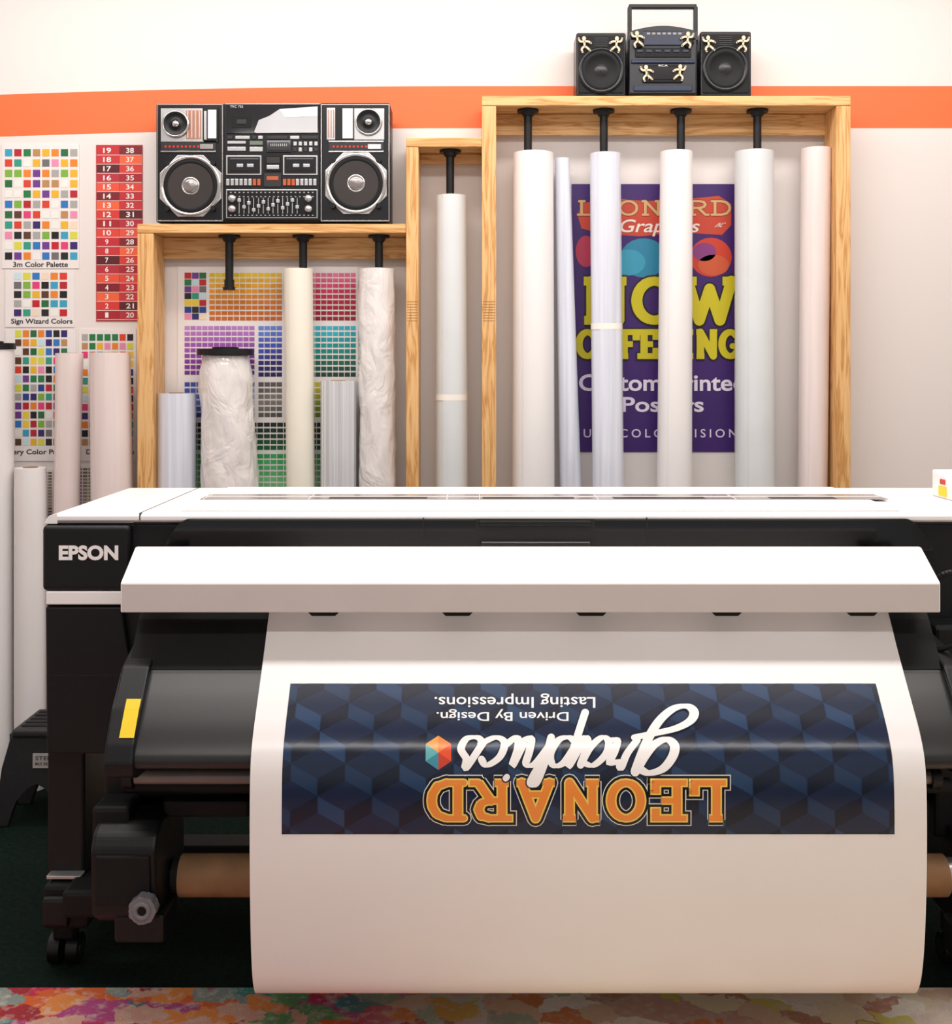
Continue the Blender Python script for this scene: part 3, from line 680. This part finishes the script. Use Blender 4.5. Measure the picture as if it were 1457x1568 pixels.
# ---------------------------------------------------------------- boombox
CHR=M('chrome_ring','#d2d0cf',.18,metal=.9)
LGT=M('meter_and_glare_white','#e4e1df',.2)  # meters, and the brighter part of the painted deck glass reflection
LEDR=M('led_red','#c8322a',.3); CAPM=M('dust_cap','#9a9391',.2,metal=.6); ORK=M('orange_keys','#b4552e',.4); GRD=M('dial_green','#69786a',.3)
b=B('boombox'); BF=4.81
zt=rack_left_top
bx0,bx1=X(238,BF),X(597,BF); bz1=Z(157,BF); bz0=zt+.008
b.box(bx0,bx1,BF+.004,4.955,bz0,bz1-.004,BLK,.008,3)
for xx in (bx0+.06,bx1-.1): b.box(xx,xx+.05,BF+.02,4.94,zt,bz0+.002,BLK2)
fr=BF
def fp(a,c,e,f,mat,h=.004,bev=.001): b.pbox(a,c,e,f,fr-h+.004,fr+.01,mat,bev)
fp(240,341,160,339,BOXG,.006,.002); fp(343,489,158,337,BOXG,.008,.002); fp(491,596,158,339,BOXG,.006,.002)
def woofer(px,py,r):
    d=fr-.004; cx,cz=X(px,d),Z(py,d); R=r*d/F
    oc=[(cx+R*1.16*math.cos(math.radians(22.5+45*k)),cz+R*1.16*math.sin(math.radians(22.5+45*k))) for k in range(8)]
    b.prismy(oc,d-.005,d+.004,SILV,.002)
    b.lathey(cx,cz,[(R*1.07,d-.004),(R*1.05,d-.012),(R*.97,d-.013),(R*.93,d-.006)],CHR,44)
    b.lathey(cx,cz,[(R*.94,d-.0065),(R*.9,d-.0075),(R*.84,d-.010),(R*.78,d-.0065)],BLK2,44)
    b.lathey(cx,cz,[(R*.79,d-.0065),(R*.28,d-.0055),(.0001,d-.0055)],CONE,44)
    b.lathey(cx,cz,[(R*.27,d-.006),(R*.24,d-.011),(R*.15,d-.014),(.0001,d-.015)],CAPM,28)
    b.lathey(cx,cz,[(R*.31,d-.006),(R*.28,d-.009),(R*.25,d-.006)],CHR,28)
    for k in range(4):
        a=math.pi/4+k*math.pi/2; b.cyl((cx+R*1.12*math.cos(a),d+.003,cz+R*1.12*math.sin(a)),(cx+R*1.12*math.cos(a),d-.014,cz+R*1.12*math.sin(a)),.010,BLK,10)
woofer(292,285,44); woofer(545,281,44)
fp(246,310,166,216,SILV,.009); fp(285,308,169,213,COPPER,.010)
for k in range(4): fp(286+k*6,288+k*6,170,212,SILV,.013)
fp(311,334,164,218,BLK,.012); fp(318,331,168,212,LGT,.014); fp(312,316,170,214,SILV,.0135)
fp(500,513,165,214,SILV,.010); fp(513,523,164,214,BLK,.01); fp(524,540,166,212,LGT,.012); fp(542,588,166,214,SILV,.010)
for k in range(3): fp(502+k*4,503.5+k*4,168,211,COPPER,.012)
for px,py in ((269,190),(564,187)):
    d=fr-.008; cx,cz=X(px,d),Z(py,d)
    b.lathey(cx,cz,[(.052,d+.002),(.052,d-.008),(.046,d-.01),(.040,d-.004),(.018,d-.001),(.016,d-.006),(.0001,d-.008)],BLK,36)
    b.lathey(cx,cz,[(.055,d-.004),(.0505,d-.0105),(.048,d-.009)],CHR,36)
    b.lathey(cx,cz,[(.014,d-.006),(.010,d-.011),(.0001,d-.012)],CHR,20)
for s0 in (246,503):
    fp(s0,s0+84,219,230,GREYB,.010); 
    for k in range(12): fp(s0+6+k*6.2,s0+9+k*6.2,223,226,LEDR,.012,0)
    fp(s0,s0+84,215.5,217.5,CHR,.012,.0003); fp(s0,s0+84,231,233,CHR,.012,.0003)
    fp(s0+60,s0+80,221,228,CHR,.0125,.0003)
for a,c in ((240,341),(491,596)):
    fp(a,c,159.5,161,CHR,.008,.0003); fp(a,c,337.5,339,CHR,.008,.0003)
    for v_ in (a,c-1.2): fp(v_,v_+1.2,160,338,CHR,.008,.0002)
fp(344,489,158.5,160,CHR,.012,.0003); fp(346,488,161,204.5,GLASSD,.013)
glare=M('deck_glass_reflection','#bdbec1',.12)  # pale colour standing in for light reflected on the deck glass
b.prismy([(X(a,fr-.012),Z(c,fr-.012)) for a,c in ((389,202),(396,184),(412,178),(428,167),(486,163),(486,203),(392,204))],fr-.0125,fr-.009,glare,.0005)  # slanted reflection on the dark glass, modelled as a pale plate
b.prismy([(X(a,fr-.013),Z(c,fr-.013)) for a,c in ((428,168),(486,164),(486,178),(436,180))],fr-.0135,fr-.012,LGT,.0004)  # brighter upper part of the same painted reflection
b.ptext('TRC 75S',352,372,161.5,165,fr-.0125,SILV)
fp(355,384,177,196,BLK2,.0145); fp(362,377,183,190,GREYB,.016)
for k,(a,c) in enumerate(((348,356),(360,382),(386,392),(395,402),(408,440),(444,458),(461,486))):
    fp(a,c,208,213,SILV if k%2 else GREYB,.012); 
fp(408,445,215,233,GLASSD,.013); fp(412,441,218,230,GREYB,.0145); 
for k in range(9): fp(414+k*3,415+k*3,220,224,SILV,.0155,0)
fp(382,402,216,222,GRD,.012); fp(382,402,225,232,SILV,.012)
for k in range(5): fp(449+k*8,454+k*8,217,223,SILV,.012); fp(449+k*8,454+k*8,226,232,SILV if k%2 else GREYB,.012)
fp(348,376,216,220,SILV,.012,.0004); fp(348,376,225,231,SILV,.012)
fp(346,400,238,268,SILV,.010); fp(348,398,240,266,BLK,.011); fp(352,396,243,262,GLASSD,.013); fp(405,430,238,262,BLK2,.012);fp(433,486,238,268,SILV,.010); fp(435,484,240,266,BLK,.011); fp(438,480,243,262,GLASSD,.013)
for a in (362,378,448,464): fp(a,a+10,251,256,SILV,.015)
fp(408,428,241,250,GREYB,.013); fp(408,427,253,259,SILV,.013)
for k in range(8): fp(346+k*6.8,351+k*6.8,274,284,SILV if k<6 else ORK,.014); fp(433+k*6.6,438+k*6.6,274,284,SILV if k>2 else ORK,.014)
fp(404,430,266,286,GREYB,.012); fp(408,426,270,276,ORK,.014)
fp(346,486,290,334,SILV,.009); fp(347.5,484.5,291.5,332.5,BLK2,.011)
for r_ in (294,300.5,329): 
    for k in range(20): fp(352+k*6.6,354.4+k*6.6,r_,r_+1.5,SILV,.0115,0)
for k in range(13):
    x_=366+k*7.4; fp(x_-.5,x_+.5,303,327,SILV,.0115,0); yy=304+((k*7)%11)*1.5; fp(x_-2.6,x_+2.6,yy,yy+5,SILV,.018)
for zc_ in (304,320):
    for xc_ in (355,472):
        b.lathey(X(xc_,fr-.01),Z(zc_,fr-.01),[(.015,fr),(.014,fr-.018),(.0001,fr-.018)],SILV,20)
b.box(bx0+.02,bx1-.02,4.87,4.89,bz1-.004,bz1+.006,GREYB,.004)
for k in range(6): b.box(bx0+.35+k*.05,bx0+.385+k*.05,4.84,4.86,bz1-.005,bz1+.004,SILV,.001)
b.done()
# ---------------------------------------------------------------- second boombox
b=B('boombox'); f2=4.81; z0=rack_big_top
BONE=lin('#e3c8a8')
def sp(px0,px1,py0,wx,wy):
    b.box(X(px0,f2),X(px1,f2),f2,4.95,z0,Z(py0,f2),BLUEB,.008,3)
    b.pbox(px0+3,px1-3,py0+4,143,f2-.006,f2+.002,BLK2,.006,3)
    d=f2-.006;cx,cz=X(wx,d),Z(wy,d);R=34*d/F
    b.lathey(cx,cz,[(R*1.04,d+.002),(R*1.04,d-.006),(R*.95,d-.010),(R*.86,d-.003)],BLUEB,40)
    b.lathey(cx,cz,[(R*.87,d-.003),(R*.75,d-.007),(R*.68,d-.0015),(R*.3,d-.001),(.0001,d-.001)],BLK2,40)
    b.lathey(cx,cz,[(R*.3,d-.0012),(R*.2,d-.008),(.0001,d-.01)],GREYB,24)
    for k in range(5): b.pbox(wx-10,wx+10,py0+8+k*3,py0+9+k*3,f2-.008,f2-.005,GREYB)
sp(882,958,50,920,108); sp(1072,1150,48,1110,105)
b.pbox(962,1068,55,146,f2-.004,4.94,BLUEB,.01,3)
arc=[(X(962,f2),Z(56,f2))]+[(X(964+102*k/12,f2),Z(48-8*math.sin(math.pi*k/12),f2)) for k in range(13)]+[(X(1068,f2),Z(56,f2)),(X(1068,f2),Z(62,f2)),(X(962,f2),Z(62,f2))]
b.prismy(arc,f2-.004,4.94,BLUEB,.002)
def g(a,c,e,f,mat,h=.01,bev=.001): b.pbox(a,c,e,f,f2-h,f2,mat,bev)
g(983,1047,47,70,BLUE2,.009,.004); g(972,1058,73,88,BLK2,.009,.003); g(966,1064,91,97,BLUE2,.012,.004)
g(985,1045,99,127,BLK2,.010,.004); g(992,1038,103,122,GLASSD,.012,.002); g(970,1060,130,140,BLUE2,.01,.004)
for k in range(7): g(990+k*8,995+k*8,50,53,GREYR,.011,0)
for k in range(6): g(975+k*14,984+k*14,76,80,BLUE2,.012)
for k in (978,1054): 
    b.lathey(X(k,f2-.01),Z(66,f2-.01),[(.02,f2),(.02,f2-.018),(.0001,f2-.018)],BLK,24)
b.ptext('RCA',1008,1022,99,102,f2-.0125,SILV)
hz=Z(10,f2+.02);hx0,hx1=X(964,f2+.02),X(1065,f2+.02)
hy_=f2+.03
b.tube([(hx0,hy_,Z(60,hy_)),(hx0,hy_,hz),(hx1,hy_,hz),(hx1,hy_,Z(60,hy_))],.0065,GREYB,12)
b.box(hx0-.004,hx1+.004,hy_-.012,hy_+.012,hz-.008,hz+.010,BLK,.004)
for xx in (hx0,hx1): b.box(xx-.008,xx+.008,hy_-.012,hy_+.012,Z(62,hy_)-.02,hz,BLK,.003)
def skel(px,py,flip,sz=1.15):
    st=[[(-1,-3),(0,3.1)],[(0,3),(-4,7),(-3,11)],[(0,3),(4,6),(7,9)],[(-1,-3),(-6,-3.1),(-8,-7)],[(-1,-3),(4,-3.1),(8,-1)]]
    d=f2-.0185
    for n_,q in enumerate(st):
        V=[];Fc=[]
        ribbon(V,Fc,smooth([(px+flip*a*sz,py+c*sz) for a,c in q],4),1.5,1.5,True)
        dz=d-.0003*n_
        b.add([(X(a,dz),dz,Z(c,dz)) for a,c in V],Fc,INK,False,BONE)
    V=[(px-flip*sz+3*math.cos(k*.6283),py-7*sz+3.5*math.sin(k*.6283)) for k in range(10)]
    dz=d-.002
    b.add([(X(a,dz),dz,Z(c,dz)) for a,c in V],[list(range(10))],INK,False,BONE)
for (a,c,fl) in ((895,67,1),(943,67,-1),(976,59,1),(1052,60,-1),(990,111,1),(1040,110,-1),(1085,66,1),(1137,66,-1)): skel(a,c,fl)
b.done()
# ---------------------------------------------------------------- lights
def area(name,loc,rot,sx,sy,e,col):
    l=bpy.data.lights.new(name,'AREA'); l.shape='RECTANGLE'; l.size=sx; l.size_y=sy; l.energy=e; l.color=col
    o=bpy.data.objects.new(name,l); o.location=loc; o.rotation_euler=rot; scene.collection.objects.link(o)
area('ceiling_light',(.2,.05,3.55),(0,0,0),4.2,.2,62,(1,.97,.94))
area('ceiling_light',(.2,2.6,3.55),(0,0,0),4.2,.3,78,(1,.965,.935))
area('ceiling_light',(0.0,4.0,3.55),(math.radians(22),0,0),5,.2,52,(1,.95,.91))
w=bpy.data.worlds.new('World'); scene.world=w; w.use_nodes=True
w.node_tree.nodes['Background'].inputs[0].default_value=(1,.98,.965,1); w.node_tree.nodes['Background'].inputs[1].default_value=.46
cam=bpy.data.cameras.new('camera'); co=bpy.data.objects.new('camera',cam); scene.collection.objects.link(co)
co.location=(0,0,HC); co.rotation_euler=(math.radians(90),0,0)
cam.sensor_fit='HORIZONTAL'; cam.sensor_width=36; cam.lens=36*F/1457; cam.shift_y=-(784-HY)/1457
scene.camera=co
